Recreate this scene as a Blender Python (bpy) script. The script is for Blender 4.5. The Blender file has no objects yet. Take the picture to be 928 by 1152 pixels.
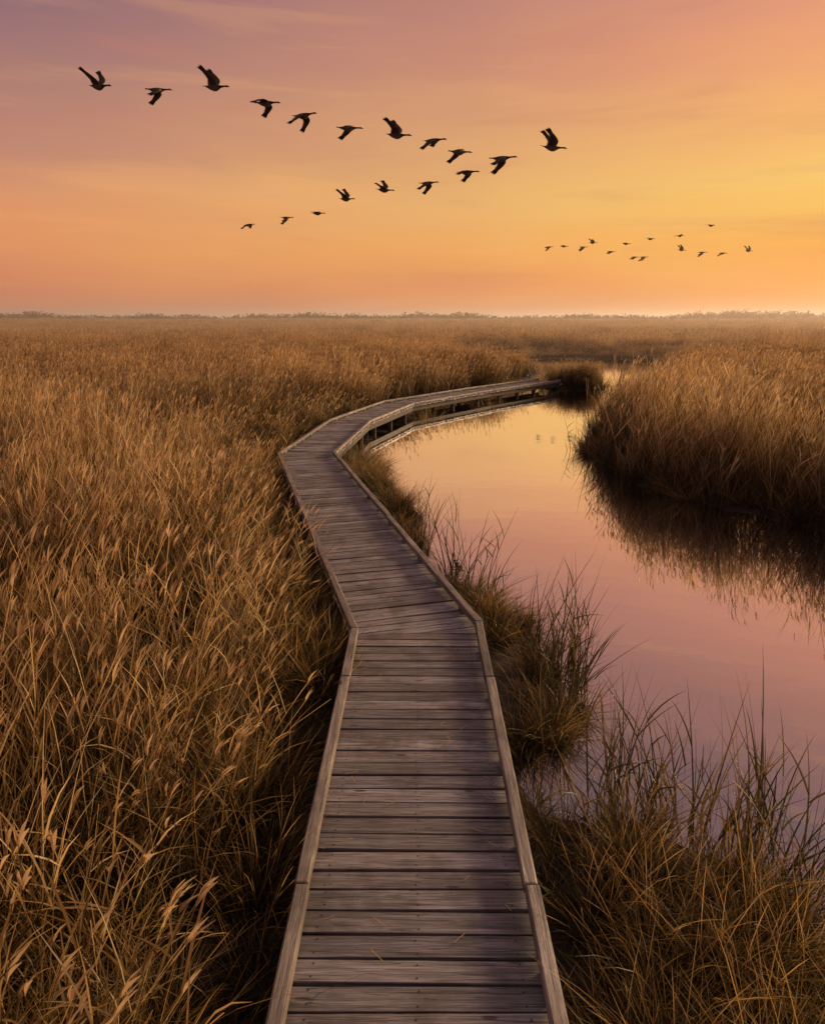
import bpy, math, random
import numpy as np
from mathutils import Vector, Matrix, Euler
rng = np.random.default_rng(11)
random.seed(11)
scene = bpy.context.scene
ROOT = scene.collection

def lin(c):
    return tuple(((v/255)/12.92 if v/255 <= 0.04045 else ((v/255+0.055)/1.055)**2.4) for v in c)+(1.0,)

# ------------------------------------------------------------------ node helpers
class NT:
    def __init__(s, tree):
        s.t = tree; s.n = tree.nodes; s.l = tree.links
    def add(s, typ, **kw):
        nd = s.n.new(typ)
        for k, v in kw.items(): setattr(nd, k, v)
        return nd
    def link(s, a, b): s.l.new(a, b)
    def math(s, op, a, b=None, c=None, clamp=False):
        nd = s.n.new('ShaderNodeMath'); nd.operation = op; nd.use_clamp = clamp
        for i, v in enumerate((a, b, c)):
            if v is None: continue
            if isinstance(v, (int, float)): nd.inputs[i].default_value = v
            else: s.l.new(v, nd.inputs[i])
        return nd.outputs[0]
    def mapr(s, v, a, b, c=0.0, d=1.0):
        nd = s.n.new('ShaderNodeMapRange'); nd.interpolation_type = 'SMOOTHSTEP'
        s.l.new(v, nd.inputs[0])
        for i, q in enumerate((a, b, c, d)): nd.inputs[1+i].default_value = q
        return nd.outputs[0]
    def mix(s, f, a, b, mode='MIX'):
        nd = s.n.new('ShaderNodeMix'); nd.data_type = 'RGBA'; nd.blend_type = mode
        for sock, v in ((nd.inputs[0], f), (nd.inputs[6], a), (nd.inputs[7], b)):
            if isinstance(v, (int, float)): sock.default_value = v
            elif isinstance(v, tuple): sock.default_value = v if len(v) == 4 else v+(1,)
            else: s.l.new(v, sock)
        return nd.outputs[2]
    def ramp(s, v, stops, interp='LINEAR'):
        nd = s.n.new('ShaderNodeValToRGB'); cr = nd.color_ramp; cr.interpolation = interp
        while len(cr.elements) < len(stops): cr.elements.new(0.5)
        for e, (p, c) in zip(cr.elements, stops):
            e.position = p; e.color = c if len(c) == 4 else tuple(c)+(1,)
        s.l.new(v, nd.inputs[0])
        return nd.outputs[0]
    def noise(s, vec, scale, detail=4, rough=0.5, dist=0.0):
        nd = s.n.new('ShaderNodeTexNoise')
        nd.inputs['Scale'].default_value = scale; nd.inputs['Detail'].default_value = detail
        nd.inputs['Roughness'].default_value = rough; nd.inputs['Distortion'].default_value = dist
        if vec is not None: s.l.new(vec, nd.inputs['Vector'])
        return nd.outputs[0]
    def vmul(s, vec, xyz):
        nd = s.n.new('ShaderNodeVectorMath'); nd.operation = 'MULTIPLY'
        s.l.new(vec, nd.inputs[0]); nd.inputs[1].default_value = xyz
        return nd.outputs[0]

def new_mat(name):
    m = bpy.data.materials.new(name); m.use_nodes = True
    t = NT(m.node_tree); t.n.clear()
    out = t.add('ShaderNodeOutputMaterial')
    return m, t, out

def mesh_obj(name, V, F, mats=(), coll=ROOT, parent=None, smooth=False):
    me = bpy.data.meshes.new(name)
    me.from_pydata([tuple(v) for v in V], [], F); me.update()
    for m in mats: me.materials.append(m)
    if smooth: me.polygons.foreach_set('use_smooth', [True]*len(me.polygons))
    ob = bpy.data.objects.new(name, me)
    if coll: coll.objects.link(ob)
    if parent: ob.parent = parent
    return ob

# ------------------------------------------------------------------ layout (metres, water at z=0)
CAM_Z = 3.75
DECK_Z = 0.45
CL = [(-0.02, -4.0), (0.05, 6.8), (-2.62, 16.7), (-2.05, 22.4), (-0.55, 27.4), (3.2, 32.7), (7.5, 38.0)]
HW = 0.71
WATER = np.array([(3.2,-9),(2.9,0),(2.6,2),(2.5,3.0),(2.45,3.55),(2.2,4.05),(1.85,4.3),(1.4,4.4),(1.02,4.62),(1.0,4.95),(1.3,5.3),
 (1.5,6.0),(1.62,6.7),(1.45,7.7),(0.95,8.8),(0.45,9.6),(0.15,10.6),(0.05,11.5),(0.0,13.2),(-0.75,16.0),(-1.7,17.2),(-2.3,19),(-2.7,21),(-2.5,23.5),
 (-1.6,27.2),(0.4,31.2),(2.6,34.4),(5.9,39.4),(7.2,43),(8.8,48),(9.6,54),(9,59),(8,62),(9,65.5),(13,67),(18,67),(21,63),
 (20.3,58),(18.4,52),(16.0,44),(13.9,38.5),(10.9,32.4),(7.7,26.5),(5.95,22.5),(5.0,18.8),(5.1,16),(5.7,14.3),(6.6,13.0),(7.5,12),(8.2,10),
 (8.6,8),(9.2,5),(9.8,2),(10,-9)], float)
ISL = (8.75, 38.4, 1.75, 1.4)

def seg_dist(P, A, B):
    d = B-A; t = np.clip(((P-A)@d)/(d@d), 0, 1)
    q = A+t[:, None]*d
    return np.hypot(P[:, 0]-q[:, 0], P[:, 1]-q[:, 1])
def water_sd(P):   # + on land
    P = np.asarray(P, float); n = len(WATER)
    best = np.full(len(P), 1e9); ins = np.zeros(len(P), bool)
    for i in range(n):
        A = WATER[i]; B = WATER[(i+1) % n]
        best = np.minimum(best, seg_dist(P, A, B))
        c = ((A[1] > P[:, 1]) != (B[1] > P[:, 1]))
        xi = (B[0]-A[0])*(P[:, 1]-A[1])/((B[1]-A[1]) if abs(B[1]-A[1]) > 1e-9 else 1e-9)+A[0]
        ins ^= c & (P[:, 0] < xi)
    sd = np.where(ins, -best, best)
    e = (1-np.hypot((P[:, 0]-ISL[0])/ISL[2], (P[:, 1]-ISL[1])/ISL[3]))*1.5
    return np.maximum(sd, e)+0.12*np.sin(P[:, 0]*2.3+P[:, 1]*1.1)*np.cos(P[:, 1]*1.9)
CLa = np.array(CL)
def deck_dist(P):
    best = np.full(len(P), 1e9)
    for i in range(len(CLa)-1):
        best = np.minimum(best, seg_dist(P, CLa[i], CLa[i+1]))
    return best-HW
def deck_x(y): return np.interp(y, CLa[:, 1], CLa[:, 0])
def sm(t):
    t = np.clip(t, 0, 1); return t*t*(3-2*t)
def lump(x, y, s=1.0):
    return (np.sin(x*.31*s+1.3)*np.cos(y*.27*s)+.6*np.sin(x*.83*s+y*.61*s)+.4*np.cos(x*1.7*s-y*1.3*s+.7))/2
def ground_z(x, y):
    P = np.stack([x, y], 1); sd = water_sd(P)
    z = np.where(sd > 0, .14*sm(sd/.6), -.5*sm(-sd/1.5))
    r = np.hypot(x, y)
    far = sm((r-165)/80)
    return z+np.where(sd > 0, .03*lump(x, y, 4)*sm(sd/.8), 0)+far*(1.25+.25*lump(x, y, .35))

# ------------------------------------------------------------------ materials
def mat_vegetation(name, stops, trans=0.35, base_dark=0.35):
    m, t, out = new_mat(name)
    at = t.add('ShaderNodeAttribute', attribute_name='tint')
    sep = t.add('ShaderNodeSeparateColor'); t.link(at.outputs['Color'], sep.inputs[0])
    oi = t.add('ShaderNodeObjectInfo')
    geo = t.add('ShaderNodeNewGeometry')
    patch = t.noise(geo.outputs['Position'], .22, 4, .6)
    f = t.math('ADD', t.math('MULTIPLY', sep.outputs[0], 1.05), t.math('MULTIPLY', oi.outputs['Random'], .36))
    f = t.math('ADD', f, t.math('MULTIPLY', t.math('SUBTRACT', patch, .67), 1.7), clamp=True)
    col = t.ramp(f, stops)
    plume = t.mix(.7, col, (.64, .45, .26, 1))
    col = t.mix(sep.outputs[2], col, plume)
    h = t.mapr(sep.outputs[1], 0.05, 1.0, base_dark, 1.08)  # dead bases are darker; shade low between the stalks is painted in too
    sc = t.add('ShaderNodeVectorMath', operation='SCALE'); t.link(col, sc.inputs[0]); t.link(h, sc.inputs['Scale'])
    bs = t.add('ShaderNodeBsdfPrincipled'); t.link(sc.outputs[0], bs.inputs['Base Color'])
    bs.inputs['Roughness'].default_value = .48; bs.inputs['Specular IOR Level'].default_value = .45
    tr = t.add('ShaderNodeBsdfTranslucent'); t.link(sc.outputs[0], tr.inputs['Color'])
    mx = t.add('ShaderNodeMixShader'); mx.inputs[0].default_value = trans
    t.link(bs.outputs[0], mx.inputs[1]); t.link(tr.outputs[0], mx.inputs[2]); t.link(mx.outputs[0], out.inputs[0])
    return m
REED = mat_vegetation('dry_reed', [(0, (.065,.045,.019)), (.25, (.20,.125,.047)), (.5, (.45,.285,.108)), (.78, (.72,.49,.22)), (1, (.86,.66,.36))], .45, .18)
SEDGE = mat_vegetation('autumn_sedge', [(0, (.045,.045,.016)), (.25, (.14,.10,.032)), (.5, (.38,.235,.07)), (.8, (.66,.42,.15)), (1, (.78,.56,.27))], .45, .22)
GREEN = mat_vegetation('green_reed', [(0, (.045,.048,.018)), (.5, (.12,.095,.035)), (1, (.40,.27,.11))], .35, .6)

def mat_wood(name, dark, mid, light, grain_v=34):
    m, t, out = new_mat(name)
    uv = t.add('ShaderNodeUVMap'); uv.uv_map = 'UVMap'
    sep = t.add('ShaderNodeSeparateXYZ'); t.link(uv.outputs[0], sep.inputs[0])
    pid = t.math('FLOOR', sep.outputs[1])
    wn = t.add('ShaderNodeTexWhiteNoise', noise_dimensions='1D'); t.link(pid, wn.inputs['W'])
    g1 = t.noise(t.vmul(uv.outputs[0], (1.6, grain_v, 1)), 1.0, 6, .65, .5)
    g2 = t.noise(t.vmul(uv.outputs[0], (5, grain_v*5, 1)), 1.0, 4, .7)
    geo = t.add('ShaderNodeNewGeometry')
    blot = t.noise(geo.outputs['Position'], 2.6, 5, .6)
    g = t.math('ADD', t.math('MULTIPLY', g1, .6), t.math('MULTIPLY', g2, .4))
    col = t.ramp(g, [(.37, dark), (.48, mid), (.60, light)])
    br = t.mapr(wn.outputs['Value'], 0, 1, .58, 1.22)
    sc = t.add('ShaderNodeVectorMath', operation='SCALE'); t.link(col, sc.inputs[0]); t.link(br, sc.inputs['Scale'])
    wn2 = t.math('FRACT', t.math('MULTIPLY', wn.outputs['Value'], 37.7))
    warm = t.mix(t.math('MULTIPLY', wn2, .28), sc.outputs[0], (.20,.145,.12,1))
    bl = t.mapr(blot, .44, .68, 0, .65)
    col = t.mix(bl, warm, (.08,.064,.06,1))
    vo = t.add('ShaderNodeTexVoronoi'); vo.inputs['Scale'].default_value = 1.0
    t.link(t.vmul(uv.outputs[0], (2.2, 9, 1)), vo.inputs['Vector'])
    kn = t.mapr(vo.outputs['Distance'], .05, .13, .8, 0)
    col = t.mix(kn, col, (.045,.03,.028,1))
    ck = t.noise(t.vmul(uv.outputs[0], (.9, 60, 1)), 1.0, 2, .5, .3)
    cr = t.mapr(t.math('ABSOLUTE', t.math('SUBTRACT', ck, .5)), .004, .018, .8, 0)
    col = t.mix(cr, col, (.04,.03,.028,1))
    bs = t.add('ShaderNodeBsdfPrincipled'); t.link(col, bs.inputs['Base Color'])
    t.link(t.mapr(g1, .3, .7, .72, .42), bs.inputs['Roughness'])
    bs.inputs['Specular IOR Level'].default_value = .6
    bp = t.add('ShaderNodeBump'); bp.inputs['Strength'].default_value = .8; bp.inputs['Distance'].default_value = .009
    t.link(t.math('SUBTRACT', t.math('SUBTRACT', g, kn), t.math('MULTIPLY', cr, .5)), bp.inputs['Height']); t.link(bp.outputs[0], bs.inputs['Normal'])
    t.link(bs.outputs[0], out.inputs[0]); return m
WOOD = mat_wood('weathered_planks', (.095,.085,.09), (.25,.235,.25), (.49,.455,.475))
CURBW = mat_wood('weathered_curb', (.10,.08,.07), (.24,.20,.185), (.43,.37,.34), 26)
m, t, out = new_mat('dark_timber')
bs = t.add('ShaderNodeBsdfPrincipled'); geo = t.add('ShaderNodeNewGeometry')
t.link(t.ramp(t.noise(t.vmul(geo.outputs['Position'], (6,6,1.5)), 3, 5), [(.3,(.03,.024,.02)),(.7,(.10,.075,.06))]), bs.inputs['Base Color'])
bs.inputs['Roughness'].default_value = .8; t.link(bs.outputs[0], out.inputs[0]); PILE = m
m, t, out = new_mat('rusty_nail')
bs = t.add('ShaderNodeBsdfPrincipled'); geo = t.add('ShaderNodeNewGeometry')
t.link(t.ramp(t.noise(geo.outputs['Position'], 60, 3), [(.3,(.02,.014,.012)),(.7,(.07,.035,.022))]), bs.inputs['Base Color'])
bs.inputs['Roughness'].default_value = .6; t.link(bs.outputs[0], out.inputs[0]); NAIL = m

m, t, out = new_mat('marsh_soil')
geo = t.add('ShaderNodeNewGeometry'); P = geo.outputs['Position']
sx = t.add('ShaderNodeSeparateXYZ'); t.link(P, sx.inputs[0])
n1 = t.noise(P, 6, 6, .7); n2 = t.noise(P, .03, 5, .6); n3 = t.noise(P, .4, 6, .8)
soil = t.ramp(n1, [(.3,(.016,.011,.008)),(.55,(.05,.034,.02)),(.75,(.16,.105,.055))])
canopy = t.ramp(t.math('ADD', t.math('MULTIPLY', n2, .6), t.math('MULTIPLY', n3, .4)), [(.35,(.22,.125,.055)),(.5,(.40,.25,.11)),(.65,(.58,.39,.2))])
col = t.mix(t.mapr(sx.outputs[2], .35, .8), soil, canopy)
bs = t.add('ShaderNodeBsdfPrincipled'); t.link(col, bs.inputs['Base Color']); bs.inputs['Roughness'].default_value = .9
bp = t.add('ShaderNodeBump'); bp.inputs['Distance'].default_value = .05; t.link(n1, bp.inputs['Height']); t.link(bp.outputs[0], bs.inputs['Normal'])
t.link(bs.outputs[0], out.inputs[0]); SOIL = m

m, t, out = new_mat('calm_water')
geo = t.add('ShaderNodeNewGeometry'); P = geo.outputs['Position']
w1 = t.noise(t.vmul(P, (1, 1.8, 1)), 1.1, 3, .5); w2 = t.noise(t.vmul(P, (1, 1.6, 1)), 9, 3, .5)
w3 = t.noise(P, .25, 3)
hh = t.math('ADD', t.math('MULTIPLY', w1, .5), t.math('MULTIPLY', w2, t.mapr(w3, .4, .65, .01, .08)))
bp = t.add('ShaderNodeBump'); bp.inputs['Strength'].default_value = .2; bp.inputs['Distance'].default_value = .02
t.link(hh, bp.inputs['Height'])
fr = t.add('ShaderNodeFresnel'); fr.inputs[0].default_value = 1.33; t.link(bp.outputs[0], fr.inputs['Normal'])
gl = t.add('ShaderNodeBsdfGlossy'); gl.inputs['Roughness'].default_value = .02; gl.inputs['Color'].default_value = (.99,.97,.95,1)
t.link(bp.outputs[0], gl.inputs['Normal'])
df = t.add('ShaderNodeBsdfDiffuse'); df.inputs['Color'].default_value = (.035,.035,.04,1)
mx = t.add('ShaderNodeMixShader'); t.link(t.math('MULTIPLY_ADD', fr.outputs[0], 1.8, .56, clamp=True), mx.inputs[0])
t.link(df.outputs[0], mx.inputs[1]); t.link(gl.outputs[0], mx.inputs[2]); t.link(mx.outputs[0], out.inputs[0]); WATERM = m

# ------------------------------------------------------------------ ground + water
nr, na = 270, 560
rad = np.concatenate([[0.3], np.geomspace(.8, 3500, nr-1)])
ang = np.linspace(0, 2*np.pi, na, endpoint=False)
R, A = np.meshgrid(rad, ang, indexing='ij')
gx = (R*np.sin(A)).ravel(); gy = (R*np.cos(A)).ravel(); gzv = ground_z(gx, gy)
V = np.stack([gx, gy, gzv], 1).tolist(); V.append((0, 0, .12))
F = []
for i in range(nr-1):
    for j in range(na):
        k = (j+1) % na
        F.append((i*na+j, i*na+k, (i+1)*na+k, (i+1)*na+j))
c0 = nr*na
for j in range(na): F.append((c0, (j+1) % na, j))
mesh_obj('marsh_ground', V, F, [SOIL], smooth=True)
mesh_obj('water', [(-40,-30,0),(60,-30,0),(60,110,0),(-40,110,0)], [(0,1,2,3)], [WATERM])

# ------------------------------------------------------------------ boardwalk
boardwalk = bpy.data.objects.new('boardwalk', None); ROOT.objects.link(boardwalk)
def clip(poly, p, n):
    res = []
    for i in range(len(poly)):
        a = poly[i]; b = poly[(i+1) % len(poly)]
        da = (a-p)@n; db = (b-p)@n
        if da >= 0: res.append(a)
        if da*db < 0: res.append(a+(b-a)*(da/(da-db)))
    return res
dirs = [(CLa[i+1]-CLa[i])/np.linalg.norm(CLa[i+1]-CLa[i]) for i in range(len(CLa)-1)]
miter = [dirs[0]]+[(dirs[i-1]+dirs[i])/np.linalg.norm(dirs[i-1]+dirs[i]) for i in range(1, len(dirs))]+[dirs[-1]]

class Boards:
    def __init__(s): s.V=[]; s.F=[]; s.UV=[]; s.id=0
    def prism(s, poly, z0, z1, o, d, dz=None):
        s.id += 1
        n = len(poly)
        if n < 3: return
        area = sum(poly[i][0]*poly[(i+1)%n][1]-poly[(i+1)%n][0]*poly[i][1] for i in range(n))/2
        if abs(area) < 1e-3: return
        if area < 0: poly = poly[::-1]
        q = np.array([-d[1], d[0]]); b = len(s.V); uo = random.uniform(0, 60)
        us = []
        dz = dz or (lambda p: 0.0)
        for p in poly:
            s.V.append((p[0], p[1], z1+dz(p))); us.append(((p-o)@d+uo, (p-o)@q))
        for p in poly: s.V.append((p[0], p[1], z0+dz(p)))
        def uv(i, dv=0): return (us[i][0], s.id+.35+us[i][1]+dv)
        s.F.append(list(range(b, b+n))); s.UV += [uv(i) for i in range(n)]
        s.F.append(list(range(b+2*n-1, b+n-1, -1))); s.UV += [uv(i, .2) for i in range(n-1, -1, -1)]
        for i in range(n):
            j = (i+1) % n
            s.F.append([b+i, b+n+i, b+n+j, b+j]); s.UV += [uv(i), uv(i, .09), uv(j, .09), uv(j)]
    def build(s, name, mat, bevel):
        ob = mesh_obj(name, s.V, s.F, [mat], parent=boardwalk)
        ul = ob.data.uv_layers.new(name='UVMap')
        ul.data.foreach_set('uv', np.array(s.UV, 'f').ravel())
        bv = ob.modifiers.new('bevel', 'BEVEL'); bv.width = bevel; bv.segments = 2; bv.limit_method = 'ANGLE'
        return ob
pl = Boards(); nails_V=[]; nails_F=[]
PW, GAP = .137, .016
for i, d in enumerate(dirs):
    A_, B_ = CLa[i], CLa[i+1]; L = np.linalg.norm(B_-A_); n = np.array([-d[1], d[0]])
    s = -.6 if i else 0.0
    while s < L+.6:
        w = PW+random.uniform(-.008, .005)
        el, er = HW+random.uniform(-.016, .016), HW+random.uniform(-.016, .016)
        sk = random.uniform(-.007, .007)
        poly = [A_+d*(s-sk)-n*er, A_+d*(s+w-sk)-n*er, A_+d*(s+w+sk)+n*el, A_+d*(s+sk)+n*el]
        poly = clip(poly, A_+miter[i]*.004, miter[i]) if i else poly
        if len(poly) > 2: poly = clip(poly, B_-miter[i+1]*.004, -miter[i+1])
        if len(poly) > 2:
            tz, tl, tw = random.gauss(0, .003), random.gauss(0, .004), random.gauss(0, .02)
            o = A_+d*(s+w/2)
            pl.prism(poly, DECK_Z-.04, DECK_Z, o, n, dz=lambda p, o=o, n=n, d=d, tz=tz, tl=tl, tw=tw: tz+tl*((p-o)@n)+tw*((p-o)@d))
            if np.linalg.norm(o) < 14 and 0.15 < s < L-.3:
                for off in (-.55, 0.0, .55):
                    for ds in (-.04, .04):
                        c = o+n*(off+random.uniform(-.01, .01))+d*(ds+random.uniform(-.006, .006))
                        b = len(nails_V); z = DECK_Z+tz+tl*((c-o)@n)+tw*((c-o)@d)+.0012
                        for k in range(7): nails_V.append((c[0]+.006*math.cos(k*math.tau/7), c[1]+.006*math.sin(k*math.tau/7), z))
                        nails_F.append(tuple(range(b, b+7)))
        s += w+GAP+random.uniform(-.005, .005)
pl.build('deck_planks', WOOD, .005)
mesh_obj('nail_heads', nails_V, nails_F, [NAIL], parent=boardwalk)
cb = Boards(); fa = Boards(); bk = Boards()
for side in (-1, 1):
    for i, d in enumerate(dirs):
        A_, B_ = CLa[i], CLa[i+1]; L = np.linalg.norm(B_-A_); n = np.array([-d[1], d[0]])*side
        s = -.6 if i else 0
        ln = 2.42 if i < 2 else 1.9
        while s < L+.6:
            e = min(s+ln, L+.6)
            jo = random.uniform(-.008, .008)
            def quad(a, b, s0=s, e0=e, j=0.): return [A_+d*s0+n*(a+j), A_+d*e0+n*(a-j*.5), A_+d*e0+n*(b-j*.5), A_+d*s0+n*(b+j)]
            for (bb, a, b, z0, z1, g, jj) in ((cb, HW-.078, HW+.006, DECK_Z+.034, DECK_Z+.110, .004, jo), (fa, HW-.115, HW-.075, DECK_Z-.24, DECK_Z-.045, .001, 0)):
                p = quad(a, b, s+g, e-g, jj)
                p = clip(p, A_+miter[i]*.002, miter[i]) if i else p
                if len(p) > 2: p = clip(p, B_-miter[i+1]*.002, -miter[i+1])
                if len(p) > 2:
                    z_ = random.uniform(-.003, .003)
                    bb.prism(p, z0, z1+z_, A_, d)
            s = e
        s = .35
        while s < L-.1:
            bk.prism([A_+d*s+n*(HW-.07), A_+d*(s+.14)+n*(HW-.07), A_+d*(s+.14)+n*(HW-.004), A_+d*s+n*(HW-.004)], DECK_Z+.003, DECK_Z+.033, A_, d)
            s += .9
cb.build('curb_rails', CURBW, .011); fa.build('edge_joists', PILE, .004); bk.build('curb_blocks', CURBW, .003)
pv, pf = [], []
for i, d in enumerate(dirs):
    A_, B_ = CLa[i], CLa[i+1]; L = np.linalg.norm(B_-A_); n = np.array([-d[1], d[0]])
    cnt = max(1, round(L/1.9))
    for k in range(cnt):
        c = A_+d*(L*(k+.5)/cnt)
        for sd_ in (-1, 1):
            o = c+n*sd_*(HW-.2); b = len(pv); r_ = .075
            for z in (-.9, DECK_Z-.19):
                for a in range(10): pv.append((o[0]+r_*math.cos(a*math.tau/10), o[1]+r_*math.sin(a*math.tau/10), z))
            for a in range(10): pf.append((b+a, b+(a+1)%10, b+10+(a+1)%10, b+10+a))
        b = len(pv); hw = HW-.125
        cs = [c-n*hw-d*.05, c-n*hw+d*.05, c+n*hw+d*.05, c+n*hw-d*.05]
        for z in (DECK_Z-.19, DECK_Z-.05):
            for p in cs: pv.append((p[0], p[1], z))
        pf += [(b,b+1,b+2,b+3),(b+7,b+6,b+5,b+4)]+[(b+q, b+4+q, b+4+(q+1)%4, b+(q+1)%4) for q in range(4)]
mesh_obj('piles_and_crossbeams', pv, pf, [PILE], parent=boardwalk)

# ------------------------------------------------------------------ vegetation clumps
class Clump:
    def __init__(s): s.V=[]; s.F=[]; s.C=[]
    def ribbon(s, p0, dv, length, width, bend, nseg, r, H, typ=0.0, shape='leaf'):
        d = Vector(dv).normalized(); bend = Vector(bend); p0 = Vector(p0)
        a = random.uniform(0, math.tau)
        w = Vector((math.cos(a), math.sin(a), 0)); w = (w-d*w.dot(d)).normalized()
        b = len(s.V)
        for i in range(nseg+1):
            t = i/nseg
            p = p0+d*(length*t)+bend*(length*t*t)
            if shape == 'leaf': ww = width*(0.55+.45*min(1, t*4))*(1-t)**.7+.0006
            elif shape == 'stem': ww = width*(1-.55*t)
            else: ww = width*math.sin(math.pi*(.12+.83*t))
            for sg in (-.5, .5):
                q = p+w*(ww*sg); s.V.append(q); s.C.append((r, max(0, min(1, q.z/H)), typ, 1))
        for i in range(nseg): s.F.append((b+2*i, b+2*i+1, b+2*i+3, b+2*i+2))
    def obj(s, name, mat, coll):
        ob = mesh_obj(name, s.V, s.F, [mat], coll=coll)
        at = ob.data.color_attributes.new('tint', 'FLOAT_COLOR', 'POINT')
        at.data.foreach_set('color', np.array(s.C, 'f').ravel())
        return ob

def lean(amax, bias=0.0):
    a = random.uniform(0, math.tau); m_ = abs(random.gauss(0, amax))
    return Vector((math.cos(a)*m_+bias, math.sin(a)*m_, 1))
def tall_clump(name, coll, n, radius, H, wf, leaves, plume_p, nseg=4, mat=REED, spread=.10, leafl=1.0, up0=1.4):
    c = Clump()
    for _ in range(n):
        a = random.uniform(0, math.tau); rr = radius*math.sqrt(random.random())
        p0 = Vector((rr*math.cos(a), rr*math.sin(a), -.1)); h = H*random.choice((random.uniform(.4, .8), random.uniform(.7, 1.18), random.uniform(.8, 1.04)))
        r = min(1, max(0, random.gauss(.5, .26))); d = lean(spread, .07).normalized()
        bd = Vector((random.gauss(.08, .08), random.gauss(0, .08), -.03))
        c.ribbon(p0, d, h, .0075*wf, bd, nseg, r, H, 0, 'stem')
        for k in range(leaves):
            t = random.uniform(.1, .88); p = p0+d*(h*t)+bd*(h*t*t)
            b2 = random.uniform(0, math.tau); up = random.uniform(up0, 5.5)
            c.ribbon(p, (math.cos(b2)+.3, math.sin(b2), up), leafl*random.uniform(.3, .7)*(H/1.8)*(1.2-t*.5), random.uniform(.006, .014)*wf,
                     (math.cos(b2)*.14, math.sin(b2)*.14, -random.uniform(.02, .32)), 4 if wf < 1.2 else 3, min(1, max(0, r+random.gauss(0, .2))), H)
        if random.random() < plume_p:
            p = p0+d*(h*.97)+bd*(h*.94)
            for q in range(3 if wf < 2 else 2):
                c.ribbon(p, d+Vector((random.gauss(.12, .1), random.gauss(0, .1), 0)), random.uniform(.13, .24), .015*wf**.7, (.2, 0, -.12), 3, r, H, 1.0, 'plume')
    return c.obj(name, mat, coll)
def tussock(name, coll, n, radius, H, mat=SEDGE, wf=1.0, droop=1.0):
    c = Clump()
    la = random.uniform(0, math.tau)
    for _ in range(n):
        a = random.uniform(0, math.tau); rr = radius*math.sqrt(random.random()); p0 = (rr*math.cos(a), rr*math.sin(a), -.06)
        a2 = a+random.gauss(0, .8); o = random.uniform(.05, .7)
        ln_ = H*random.choice((random.uniform(.5, .9), random.uniform(.7, 1.5))); r = min(1, max(0, random.gauss(.5, .3)))
        c.ribbon(p0, (math.cos(a2)*o+.12*math.cos(la), math.sin(a2)*o+.12*math.sin(la), 1), ln_, random.uniform(.005, .0115)*wf,
                 (math.cos(a2)*random.uniform(.05, .4)*droop, math.sin(a2)*random.uniform(.05, .4)*droop, -random.uniform(.05, .6)*droop), 5, r, H*.9)
    return c.obj(name, mat, coll)
def emergent(name, coll, n, radius, H):
    c = Clump()
    for _ in range(n):
        a = random.uniform(0, math.tau); rr = radius*math.sqrt(random.random()); p0 = Vector((rr*math.cos(a), rr*math.sin(a), -.15))
        h = H*random.uniform(.5, 1.1); d = lean(.12, .08).normalized(); bd = Vector((random.gauss(.10, .1), random.gauss(0, .1), -.05))
        r = random.random()
        c.ribbon(p0, d, h, .018, bd, 7, r, H, 0, 'leaf')
        for k in range(random.randint(0, 2)):
            t = random.uniform(.2, .7); p = p0+d*(h*t)+bd*(h*t*t); b2 = random.uniform(0, math.tau)
            c.ribbon(p, (math.cos(b2), math.sin(b2), random.uniform(2.0, 4.0)), random.uniform(.3, .6), .016, (math.cos(b2)*.15, math.sin(b2)*.15, -.2), 5, r, H)
    return c.obj(name, GREEN, coll)

def src(nm): return bpy.data.collections.new(nm)
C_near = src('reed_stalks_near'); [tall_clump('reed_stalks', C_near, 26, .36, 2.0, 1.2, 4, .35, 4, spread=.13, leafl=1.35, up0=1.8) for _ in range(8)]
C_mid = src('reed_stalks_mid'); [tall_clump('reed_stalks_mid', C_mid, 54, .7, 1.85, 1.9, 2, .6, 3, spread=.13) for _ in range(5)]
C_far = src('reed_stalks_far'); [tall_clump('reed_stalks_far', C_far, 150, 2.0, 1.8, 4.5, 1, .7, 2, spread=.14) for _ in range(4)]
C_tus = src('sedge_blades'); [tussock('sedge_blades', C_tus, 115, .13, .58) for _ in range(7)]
C_emg = src('green_blades'); [emergent('green_blades', C_emg, 6, .17, 1.55) for _ in range(8)]

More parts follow.
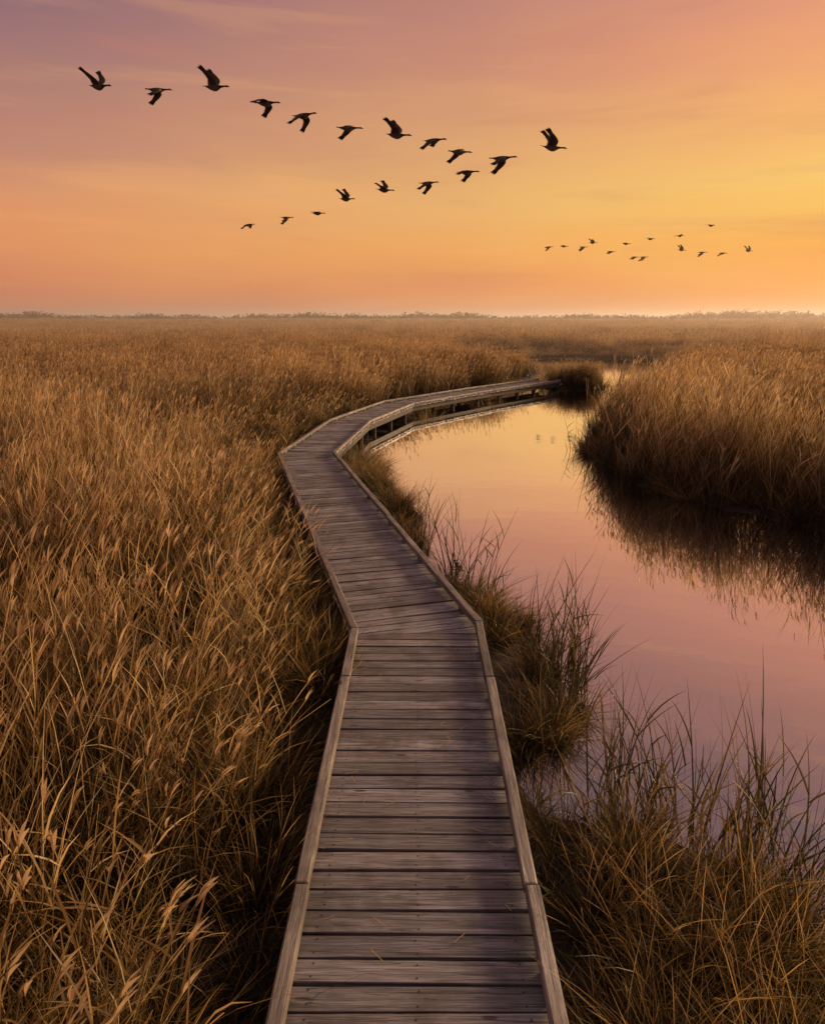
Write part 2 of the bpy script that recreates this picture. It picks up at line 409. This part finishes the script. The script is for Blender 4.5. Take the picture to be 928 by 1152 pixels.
def scatter(name, P, scl, tilt, rotrange, coll):
    n = len(P); me = bpy.data.meshes.new(name); me.vertices.add(n)
    me.vertices.foreach_set('co', P.astype('f').ravel())
    rot = np.stack([rng.normal(0, tilt, n), rng.normal(0, tilt, n), rng.uniform(-rotrange, rotrange, n)], 1)
    a = me.attributes.new('rot', 'FLOAT_VECTOR', 'POINT'); a.data.foreach_set('vector', rot.astype('f').ravel())
    a = me.attributes.new('scl', 'FLOAT_VECTOR', 'POINT'); a.data.foreach_set('vector', scl.astype('f').ravel())
    a = me.attributes.new('idx', 'INT', 'POINT'); a.data.foreach_set('value', rng.integers(0, 100, n).astype('i'))
    ob = bpy.data.objects.new(name, me); ROOT.objects.link(ob)
    g = bpy.data.node_groups.new(name+'_scatter', 'GeometryNodeTree')
    g.interface.new_socket('Geometry', in_out='INPUT', socket_type='NodeSocketGeometry')
    g.interface.new_socket('Geometry', in_out='OUTPUT', socket_type='NodeSocketGeometry')
    N = g.nodes; gi = N.new('NodeGroupInput'); go = N.new('NodeGroupOutput')
    ci = N.new('GeometryNodeCollectionInfo'); ci.inputs['Collection'].default_value = coll
    ci.inputs['Separate Children'].default_value = True; ci.inputs['Reset Children'].default_value = True
    ip = N.new('GeometryNodeInstanceOnPoints'); ip.inputs['Pick Instance'].default_value = True
    def na(nm, tp):
        q = N.new('GeometryNodeInputNamedAttribute'); q.data_type = tp; q.inputs['Name'].default_value = nm
        return [o for o in q.outputs if o.enabled and o.name == 'Attribute'][0]
    e = N.new('FunctionNodeEulerToRotation')
    g.links.new(na('rot', 'FLOAT_VECTOR'), e.inputs[0])
    g.links.new(gi.outputs[0], ip.inputs['Points']); g.links.new(ci.outputs[0], ip.inputs['Instance'])
    g.links.new(na('idx', 'INT'), ip.inputs['Instance Index']); g.links.new(e.outputs[0], ip.inputs['Rotation'])
    g.links.new(na('scl', 'FLOAT_VECTOR'), ip.inputs['Scale']); g.links.new(ip.outputs[0], go.inputs[0])
    md = ob.modifiers.new('scatter', 'NODES'); md.node_group = g
    return ob

def sample(r0, r1, dens, azmax=.75):
    n = int(dens*azmax*(r1*r1-r0*r0)); r = np.sqrt(rng.uniform(r0*r0, r1*r1, n)); a = rng.uniform(-azmax, azmax, n)
    return np.stack([r*np.sin(a), r*np.cos(a)], 1)
def heights(P, base, var):
    return base*(1+.17*lump(P[:, 0], P[:, 1], 1.0)+.09*lump(P[:, 0]+9, P[:, 1], 3)+rng.normal(0, var, len(P)))
def put(name, P, s, tilt, rr, coll, wide=1.0):
    z = ground_z(P[:, 0], P[:, 1]); w = wide*rng.uniform(.85, 1.2, len(P))
    return scatter(name, np.stack([P[:, 0], P[:, 1], z], 1), np.stack([w, w, s], 1), tilt, rr, coll)
def nearstrip(P):
    return (P[:, 0] > deck_x(P[:, 1])) & (P[:, 1] < 19.5) & (P[:, 0] < 4.3)

# tall reeds near
n0 = 2100
box = np.stack([rng.uniform(-12, 14, n0), rng.uniform(-3, 9, n0)], 1)
P = np.concatenate([sample(9, 27, 4.8, .8), box[np.hypot(box[:, 0], box[:, 1]) < 9]])
sd, dd = water_sd(P), deck_dist(P)
lim = np.where(P[:, 0] > 4.3, .35, np.where(P[:, 1] > 18, .35, .85+.35*lump(P[:, 0], P[:, 1], 3)))
thin = lump(P[:, 0]*1.3, P[:, 1]*1.3+4, 2.2)
ok = (sd > -.02) & (dd > lim) & ~nearstrip(P) & (rng.random(len(P)) < .55+.6*sm((thin+.6)/.9))
P, sd, dd = P[ok], sd[ok], dd[ok]
s = heights(P, np.where(P[:, 0] > 4, 1.0, .93), .12)
s *= np.where(P[:, 0] < 4, .62+.38*sm((dd-.6)/1.5), 1)*(.75+.25*sm(sd/.8))
put('reed_bed', P, s, .09, .9, C_near)
# mid
P = sample(26, 78, 2.2); sd, dd = water_sd(P), deck_dist(P); ok = (sd > .45) & (dd > .7) & (np.hypot(P[:, 0]-ISL[0], P[:, 1]-ISL[1]) > 2.2); P, sd = P[ok], sd[ok]
endf = sm((P[:, 1]-42)/8)   # low fringe where the channel fades out
s = heights(P, 1.0, .12)*(.75+.25*sm(sd/1.8))*(1-endf*(1-(.25+.75*sm(sd/9))))
put('reed_bed', P, s, .06, .9, C_mid)
# far
P = sample(75, 270, .40, .72); sd = water_sd(P); P = P[sd > 1.8]; sd = sd[sd > 1.8]
put('reed_bed', P, heights(P, 1.0, .14)*(.45+.55*sm(sd/16))*(1+.12*lump(P[:, 0], P[:, 1], .25)), .03, 3.1, C_far)
# sedge band beside boardwalk and on the near shore
P = np.stack([rng.uniform(-6, 5, 8200), rng.uniform(-2, 22, 8200)], 1)
sd, dd = water_sd(P), deck_dist(P); ns = nearstrip(P)
ok = (sd > -.03) & (dd > .17) & ((ns) | ((dd < 1.6) & (P[:, 0] < deck_x(P[:, 1])))) & ((P[:, 0] < 4.3))
gap = lump(P[:, 0]+3, P[:, 1], 5.0)
keep = rng.random(len(P)) < np.where(ns, .75, .85)*np.where(ns & (P[:, 1] < 5.4), 1.3, (.55+.6*sm((gap+.5)/.9)))
P = P[ok & keep]; sd, dd = water_sd(P), deck_dist(P); ns = nearstrip(P); gap = lump(P[:, 0]+3, P[:, 1], 5.0)
s = heights(P, np.where(ns, .94, .92), .22)*(np.where(ns, .55, .72)+np.where(ns, .45, .28)*sm((dd-.1)/.5))*(1+.25*gap)*(.8+.2*sm(sd/.4))
put('sedge_grass', P, s, .18, 3.1, C_tus, .9)
# right bank fringe + tufts at boardwalk
P = np.stack([rng.uniform(3.5, 15, 1800), rng.uniform(8, 40, 1800)], 1); sd = water_sd(P)
Pa = P[(sd > -.2) & (sd < .35) & (P[:, 0] > 3.9)]
tuft = [(-1.35,18.2),(-1.45,18.9),(-1.2,17.8),(-1.0,17.3),(.1,26.3),(.4,26.6),(.25,26.1),(.7,27.0),(2.9,30.7),(3.3,31.1),(3.7,31.5),(4.1,31.9),(5.9,34.6),(6.4,35.0)]
Pb = np.array([(x+random.gauss(0, .15), y+random.gauss(0, .2)) for x, y in tuft for _ in range(5)])
P = np.concatenate([Pa, Pb]); put('sedge_grass', P, heights(P, 1.2, .2), .15, 3.1, C_tus, 1.2)
# reed island at the end of the visible walk
P = np.array([(ISL[0]+random.uniform(-1.7, 1.7), ISL[1]+random.uniform(-1.3, 1.3)) for _ in range(150)]); P = P[(water_sd(P) > .1) & (deck_dist(P) > .15)]
put('reed_island', P, heights(P, .6, .14), .1, 3.1, C_near, .8)
# emergent green blades
em = [(1.62,6.4),(1.7,6.6),(1.66,6.9),(1.5,7.2),(1.8,6.75),(1.5,6.2),(1.72,6.5),(1.6,6.0),(.9,9.1),(.7,9.4),(1.1,8.7),(.55,9.7),(1.9,4.4),(2.1,4.3),(2.3,4.15),(2.42,3.95),(1.6,4.5),(2.5,3.7),(2.6,3.4),(2.3,4.3),(1.75,4.7),(2.65,3.1),(1.2,5.2),(2.0,4.6),(2.6,4.0),(2.2,3.8),(1.4,4.5),
      (.2,10.4),(.1,12.0),(5.0,16.8),(4.8,18.2),(4.95,19.5),(5.4,21),(-.95,16.6)]
P = np.array([(x+random.gauss(0, .1), y+random.gauss(0, .12)) for x, y in em for _ in range(2)])
put('marsh_grass', P, rng.uniform(.55, 1.1, len(P)), .1, 3.1, C_emg)

# straw litter on the deck
c = Clump()
for _ in range(90):
    y = random.uniform(1.5, 12); x = float(deck_x(y))+random.choice((-1, 1))*HW*random.betavariate(3, 1.4)*.88
    a = random.uniform(0, math.tau)
    b = len(c.V); ln_ = random.uniform(.03, .11); w = .0025
    dx, dy = math.cos(a)*ln_, math.sin(a)*ln_; nx, ny = -math.sin(a)*w, math.cos(a)*w; z = DECK_Z+.011
    for q in ((x-nx, y-ny), (x+nx, y+ny), (x+dx+nx, y+dy+ny), (x+dx-nx, y+dy-ny)): c.V.append((q[0], q[1], z)); c.C.append((.7, 1, 0, 1))
    c.F.append((b, b+1, b+2, b+3))
c.obj('straw_litter', REED, ROOT)

# ------------------------------------------------------------------ distant treeline
m, t, out = new_mat('distant_foliage')
geo = t.add('ShaderNodeNewGeometry'); bs = t.add('ShaderNodeBsdfPrincipled')
t.link(t.ramp(t.noise(geo.outputs['Position'], .08, 4), [(.3,(.012,.010,.009)),(.7,(.035,.025,.018))]), bs.inputs['Base Color'])
bs.inputs['Roughness'].default_value = 1.0; bs.inputs['Specular IOR Level'].default_value = .0
t.link(bs.outputs[0], out.inputs[0]); DT = m
V, F = [], []
def treeh(b):
    base = 5.3+.45*math.sin(b*31)+.35*math.sin(b*83+1)
    if -.75 < b < -.42: base += 1.2*math.sin((b+.75)/.33*math.pi)
    if -.25 < b < .1: base += .7
    if b > .33: base += 2.0*min(1, (b-.33)/.12)
    return base
for _ in range(5200):
    b = random.uniform(-1.0, 1.0); Y = random.uniform(280, 350); X = b*Y
    h = treeh(b)*random.uniform(.7, 1.05); cw = random.uniform(1.3, 2.8)
    k = len(V); V += [(X-.12, Y, 0), (X+.12, Y, 0), (X, Y, h*.8)]; F.append((k, k+1, k+2))
    for _ in range(24):
        u = Vector((random.gauss(0, 1), random.gauss(0, 1), random.gauss(0, 1))).normalized()*random.uniform(.3, 1)
        ctr = Vector((X+u.x*cw*.8, Y+u.y*cw*.8, h*.58+u.z*h*.42)); sz = random.uniform(.25, .6)
        k = len(V)
        for _ in range(3):
            V.append(ctr+Vector((random.gauss(0, sz), random.gauss(0, sz), random.gauss(0, sz*.7))))
        F.append((k, k+1, k+2))
mesh_obj('distant_treeline', V, F, [DT])

# ------------------------------------------------------------------ geese
m, t, out = new_mat('goose_plumage')
at = t.add('ShaderNodeAttribute', attribute_name='plumage'); bs = t.add('ShaderNodeBsdfPrincipled')
tc = t.add('ShaderNodeTexCoord'); nz = t.noise(t.vmul(tc.outputs['Object'], (10, 30, 30)), 2.0, 3)
t.link(t.mix(t.mapr(nz, .35, .65, 0, .5), at.outputs['Color'], (.02,.016,.013,1)), bs.inputs['Base Color'])
bs.inputs['Roughness'].default_value = .75; t.link(bs.outputs[0], out.inputs[0]); GOOSE = m
BROWN=(.085,.06,.045,1); BLACK=(.012,.011,.011,1); BELLY=(.17,.14,.11,1); WHITE=(.6,.56,.5,1); DARKW=(.05,.037,.03,1)
def goose_mesh(name, a1, a2, sweep, neckz=0.0):
    V, F, C = [], [], []
    prof = [(-.47,.025,.055,.006),(-.38,.018,.065,.02),(-.27,0,.08,.058),(-.14,-.014,.115,.10),(.0,-.024,.13,.124),(.12,-.018,.118,.115),
            (.20,.002,.085,.09),(.265,.022,.052,.062),(.34,.036,.035,.040),(.44,.047,.029,.032),(.535,.054,.031,.034),(.58,.056,.037,.040),
            (.622,.052,.032,.032),(.652,.044,.020,.018),(.69,.038,.015,.010),(.715,.034,.005,.004)]
    m_ = 14
    for (x, z, ry, rz) in prof:
        z += neckz*max(0, x-.2)
        for k in range(m_):
            th = k*math.tau/m_; zz = rz*math.sin(th)
            V.append((x, ry*math.cos(th), z+zz))
            if x > .25: col = BLACK
            elif x < -.33: col = BLACK
            elif zz < -rz*.35: col = BELLY
            else: col = BROWN
            if .53 < x < .60 and zz < 0: col = WHITE
            C.append(col)
    for i in range(len(prof)-1):
        for k in range(m_):
            F.append((i*m_+k, (i+1)*m_+k, (i+1)*m_+(k+1)%m_, i*m_+(k+1)%m_))
    F.append(tuple(range(m_-1, -1, -1))); e = (len(prof)-1)*m_; F.append(tuple(range(e, e+m_)))
    for k in range(5):
        a = (k-2)*.16; b = len(V)
        V += [(-.40, (k-2)*.018-.012, .022), (-.40, (k-2)*.018+.012, .022), (-.545-.01*(2-abs(k-2)), -math.sin(-a)*.17+.016, .028), (-.55, math.sin(a)*.17-.016, .028)]
        C += [BLACK]*4; F.append((b, b+1, b+2, b+3))
    SP = .72
    st = [(0,.18,.38),(.1,.19,.38),(.22,.21,.37),(.34,.225,.345),(.45,.22,.32),(.56,.185,.295),(.68,.125,.255),(.80,.05,.21)]
    def wp(t_, x, up, sg):
        tin = min(t_, .45)*SP; to = max(0, t_-.45)*SP
        y = tin*math.cos(a1)+to*math.cos(a2); z = tin*math.sin(a1)+to*math.sin(a2)
        a = a1 if t_ < .45 else a2
        return (x-.02-sweep*max(0, t_-.3), sg*(y+.05-up*math.sin(a)), z+.05+up*math.cos(a))
    for sg in (-1, 1):
        b = len(V)
        for (t_, le, ch) in st:
            th = .028*(1-t_)+.005
            for (fx, up) in ((0, 0), (.25, th), (.65, th*.5), (1, 0), (.65, -th*.25), (.25, -th*.5)):
                V.append(wp(t_, le-ch*fx, up, sg)); C.append(DARKW if fx > .5 else BROWN)
        for i in range(len(st)-1):
            for k in range(6):
                q = (b+i*6+k, b+(i+1)*6+k, b+(i+1)*6+(k+1)%6, b+i*6+(k+1)%6)
                F.append(q if sg > 0 else q[::-1])
        F.append(tuple(range(b, b+6)))
        t_, le, ch = st[-1]
        for k in range(7):
            f = k/6; x0 = le-ch*f*.9; b = len(V)
            tl = .25-.15*f**1.3; back = .10+.07*f; w = .023
            tm = t_-.08
            pts = [(tm, x0+w), (tm, x0-w), (t_+tl*.6, x0-back*.6-w*1.15), (t_+tl, x0-back), (t_+tl*.66, x0-back*.6+w)]
            for (tt, xx) in pts: V.append(wp(tt, xx, .002*k, sg)); C.append(BLACK)
            F.append(tuple(range(b, b+5)))
        for k in range(11):
            tt = .04+k*.068
            le_ = np.interp(tt, [s_[0] for s_ in st], [s_[1]-s_[2] for s_ in st]); b = len(V)
            V += [wp(tt-.03, le_+.02, .001, sg), wp(tt+.036, le_+.02, .001, sg), wp(tt+.03, le_-.035, .001, sg), wp(tt-.005, le_-.045, .001, sg)]
            C += [DARKW]*4; F.append((b, b+1, b+2, b+3))
    me = bpy.data.meshes.new(name); me.from_pydata(V, [], F); me.update(); me.materials.append(GOOSE)
    me.polygons.foreach_set('use_smooth', [True]*len(me.polygons))
    a = me.color_attributes.new('plumage', 'FLOAT_COLOR', 'POINT'); a.data.foreach_set('color', np.array(C, 'f').ravel())
    return me
r_ = math.radians
POSE = {'up': goose_mesh('goose_up', r_(42), r_(58), .40), 'midup': goose_mesh('goose_midup', r_(30), r_(38), .30), 'level': goose_mesh('goose_level', r_(14), r_(-8), .2),
        'down': goose_mesh('goose_down', r_(-12), r_(-46), .30, -.05), 'low': goose_mesh('goose_low', r_(-36), r_(-60), .35), 'high': goose_mesh('goose_high', r_(56), r_(72), .45)}
GE = [
 (-12.87,31.7,12.90,'up',-22,8,8,1.0),(-10.46,31.67,12.76,'low',18,-2,-8,.85),(-8.13,31.7,12.87,'high',-14,6,6,1.0),(-6.02,31.52,12.24,'down',-14,4,-12,.95),
 (-4.48,31.38,11.75,'low',-26,2,-6,.95),(-2.63,31.24,11.25,'down',10,0,-6,.88),(-.66,31.16,10.97,'up',-16,8,8,.95),(.84,31.1,10.76,'down',-24,2,16,.88),
 (1.90,30.97,10.31,'down',16,0,-10,.84),(3.65,30.9,10.06,'low',-8,0,-10,.92),(5.72,31.02,10.48,'high',10,4,6,.92),
 (2.86,39.5,11.15,'down',-18,2,-6,1.0),(.84,41.6,10.99,'low',-20,2,-6,.95),(-1.75,45.8,11.33,'midup',-16,8,16,1.0),(-4.39,48.9,11.30,'up',-22,6,10,1.0),
 (-7.66,59.5,11.88,'level',-10,4,8,1.0),(-11.46,66.9,12.53,'low',16,0,-6,1.0),(-14.4,64.6,11.64,'down',-24,0,8,1.0)]
SM = [(17.9,96.1,12.77),(19.9,96.2,12.88),(22.4,96.1,12.77),(23.7,96.3,13.33),(26.1,96,12.2),(28.1,96.3,13.2),(29.2,95.8,11.5),(30.4,95.8,11.5),(31.3,96.4,13.8),
      (35.2,96.5,14.2),(35.4,96,12.4),(38.1,95.9,12.1),(39.3,96.9,15.5),(40.8,95.9,12.0),(44.2,96,12.3)]
ps = ['down','level','low','midup','down','level','down','low','level','level','up','low','level','down','up']
for p, q in zip(SM, ps): GE.append((*p, q, random.uniform(-25, 25), random.uniform(-2, 6), random.uniform(-12, 12), 1.0))
for (x, y, z, q, yw, pt, rl, sc) in GE:
    ob = bpy.data.objects.new('goose', POSE[q]); ROOT.objects.link(ob)
    ob.location = (x, y, z); ob.scale = (sc,)*3; ob.rotation_euler = (r_(rl), r_(pt), r_(yw))

# ------------------------------------------------------------------ mist volume
m, t, out = new_mat('evening_mist')
vs = t.add('ShaderNodeVolumeScatter'); vs.inputs['Color'].default_value = (1,.84,.74,1); vs.inputs['Density'].default_value = .0024; vs.inputs['Anisotropy'].default_value = .4
t.link(vs.outputs[0], out.inputs['Volume'])
X0, X1, Y0, Y1, Z0, Z1 = -1600, 1600, 42, 1500, -2, 10
mesh_obj('mist', [(X0,Y0,Z0),(X1,Y0,Z0),(X1,Y1,Z0),(X0,Y1,Z0),(X0,Y0,Z1),(X1,Y0,Z1),(X1,Y1,Z1),(X0,Y1,Z1)],
         [(3,2,1,0),(4,5,6,7),(0,1,5,4),(1,2,6,5),(2,3,7,6),(3,0,4,7)], [m])

# ------------------------------------------------------------------ sky
SUN_AZ, SUN_EL = 52, 13
w = bpy.data.worlds.new('World'); scene.world = w; w.use_nodes = True
t = NT(w.node_tree); t.n.clear()
tc = t.add('ShaderNodeTexCoord'); D = tc.outputs['Generated']
nm = t.add('ShaderNodeVectorMath', operation='NORMALIZE'); t.link(D, nm.inputs[0]); D = nm.outputs[0]
sp = t.add('ShaderNodeSeparateXYZ'); t.link(D, sp.inputs[0])
cld = t.noise(t.vmul(D, (1.6, 1.6, 9)), 1.5, 6, .5, .4)
cl2 = t.noise(t.vmul(D, (1.3, 1.3, 13)), 2.2, 5, .55, .5)
el = t.math('MULTIPLY', t.math('ARCSINE', sp.outputs[2]), 57.2958)
el = t.math('ADD', el, t.math('MULTIPLY', t.math('SUBTRACT', cld, .5), 6.0))
pos = t.math('DIVIDE', el, 60.0, clamp=True)
hl = t.math('SQRT', t.math('ADD', t.math('MULTIPLY', sp.outputs[0], sp.outputs[0]), t.math('ADD', t.math('MULTIPLY', sp.outputs[1], sp.outputs[1]), 1e-5)))
sd_ = t.math('DIVIDE', t.math('ADD', t.math('MULTIPLY', sp.outputs[0], math.sin(r_(SUN_AZ))), t.math('MULTIPLY', sp.outputs[1], math.cos(r_(SUN_AZ)))), hl)
def st(lst): return [(a/60, lin(c)) for a, c in lst]
left = t.ramp(pos, st([(0,(190,114,94)),(2,(208,126,94)),(5,(222,144,100)),(8.5,(212,142,108)),(12,(180,124,115)),(16,(145,109,116)),(22,(116,95,112)),(36,(104,90,102)),(60,(138,126,130))]))
right = t.ramp(pos, st([(0,(246,154,88)),(2,(254,168,84)),(5,(255,188,90)),(9,(255,206,112)),(13,(254,190,112)),(17,(246,168,118)),(22,(224,152,126)),(36,(142,112,116)),(60,(152,134,132))]))
az = t.ramp(sd_, [(.05,(0,0,0)),(.35,(.25,.25,.25)),(.67,(.50,.50,.50)),(.86,(.80,.80,.80)),(.97,(1,1,1))])
col = t.mix(az, left, right)
col = t.mix(t.mapr(cl2, .5, .75, 0, .28), col, lin((198,126,108)), 'MIX')
col = t.mix(t.mapr(cl2, .46, .30, 0, .14), col, lin((255,184,116)), 'MIX')
bg = t.add('ShaderNodeBackground'); t.link(col, bg.inputs[0]); bg.inputs[1].default_value = 1.0
wo = t.add('ShaderNodeOutputWorld'); t.link(bg.outputs[0], wo.inputs[0])

sun = bpy.data.lights.new('sun', 'SUN'); sun.energy = 4.4; sun.angle = r_(12); sun.color = (1, .67, .37)
so = bpy.data.objects.new('sun', sun); ROOT.objects.link(so)
v = Vector((math.sin(r_(SUN_AZ))*math.cos(r_(SUN_EL)), math.cos(r_(SUN_AZ))*math.cos(r_(SUN_EL)), math.sin(r_(SUN_EL))))
so.rotation_euler = v.to_track_quat('Z', 'Y').to_euler(); so.location = v*50

# ------------------------------------------------------------------ camera
cam = bpy.data.cameras.new('camera'); co = bpy.data.objects.new('camera', cam); ROOT.objects.link(co)
cam.sensor_fit = 'VERTICAL'; cam.sensor_height = 36; cam.lens = 24; cam.clip_start = .05; cam.clip_end = 6000
co.location = (0, 0, CAM_Z); co.rotation_euler = (r_(90-15.84), 0, 0)
scene.camera = co
scene.view_settings.view_transform = 'Standard'; scene.view_settings.look = 'None'; scene.view_settings.exposure = 0; scene.view_settings.gamma = 1
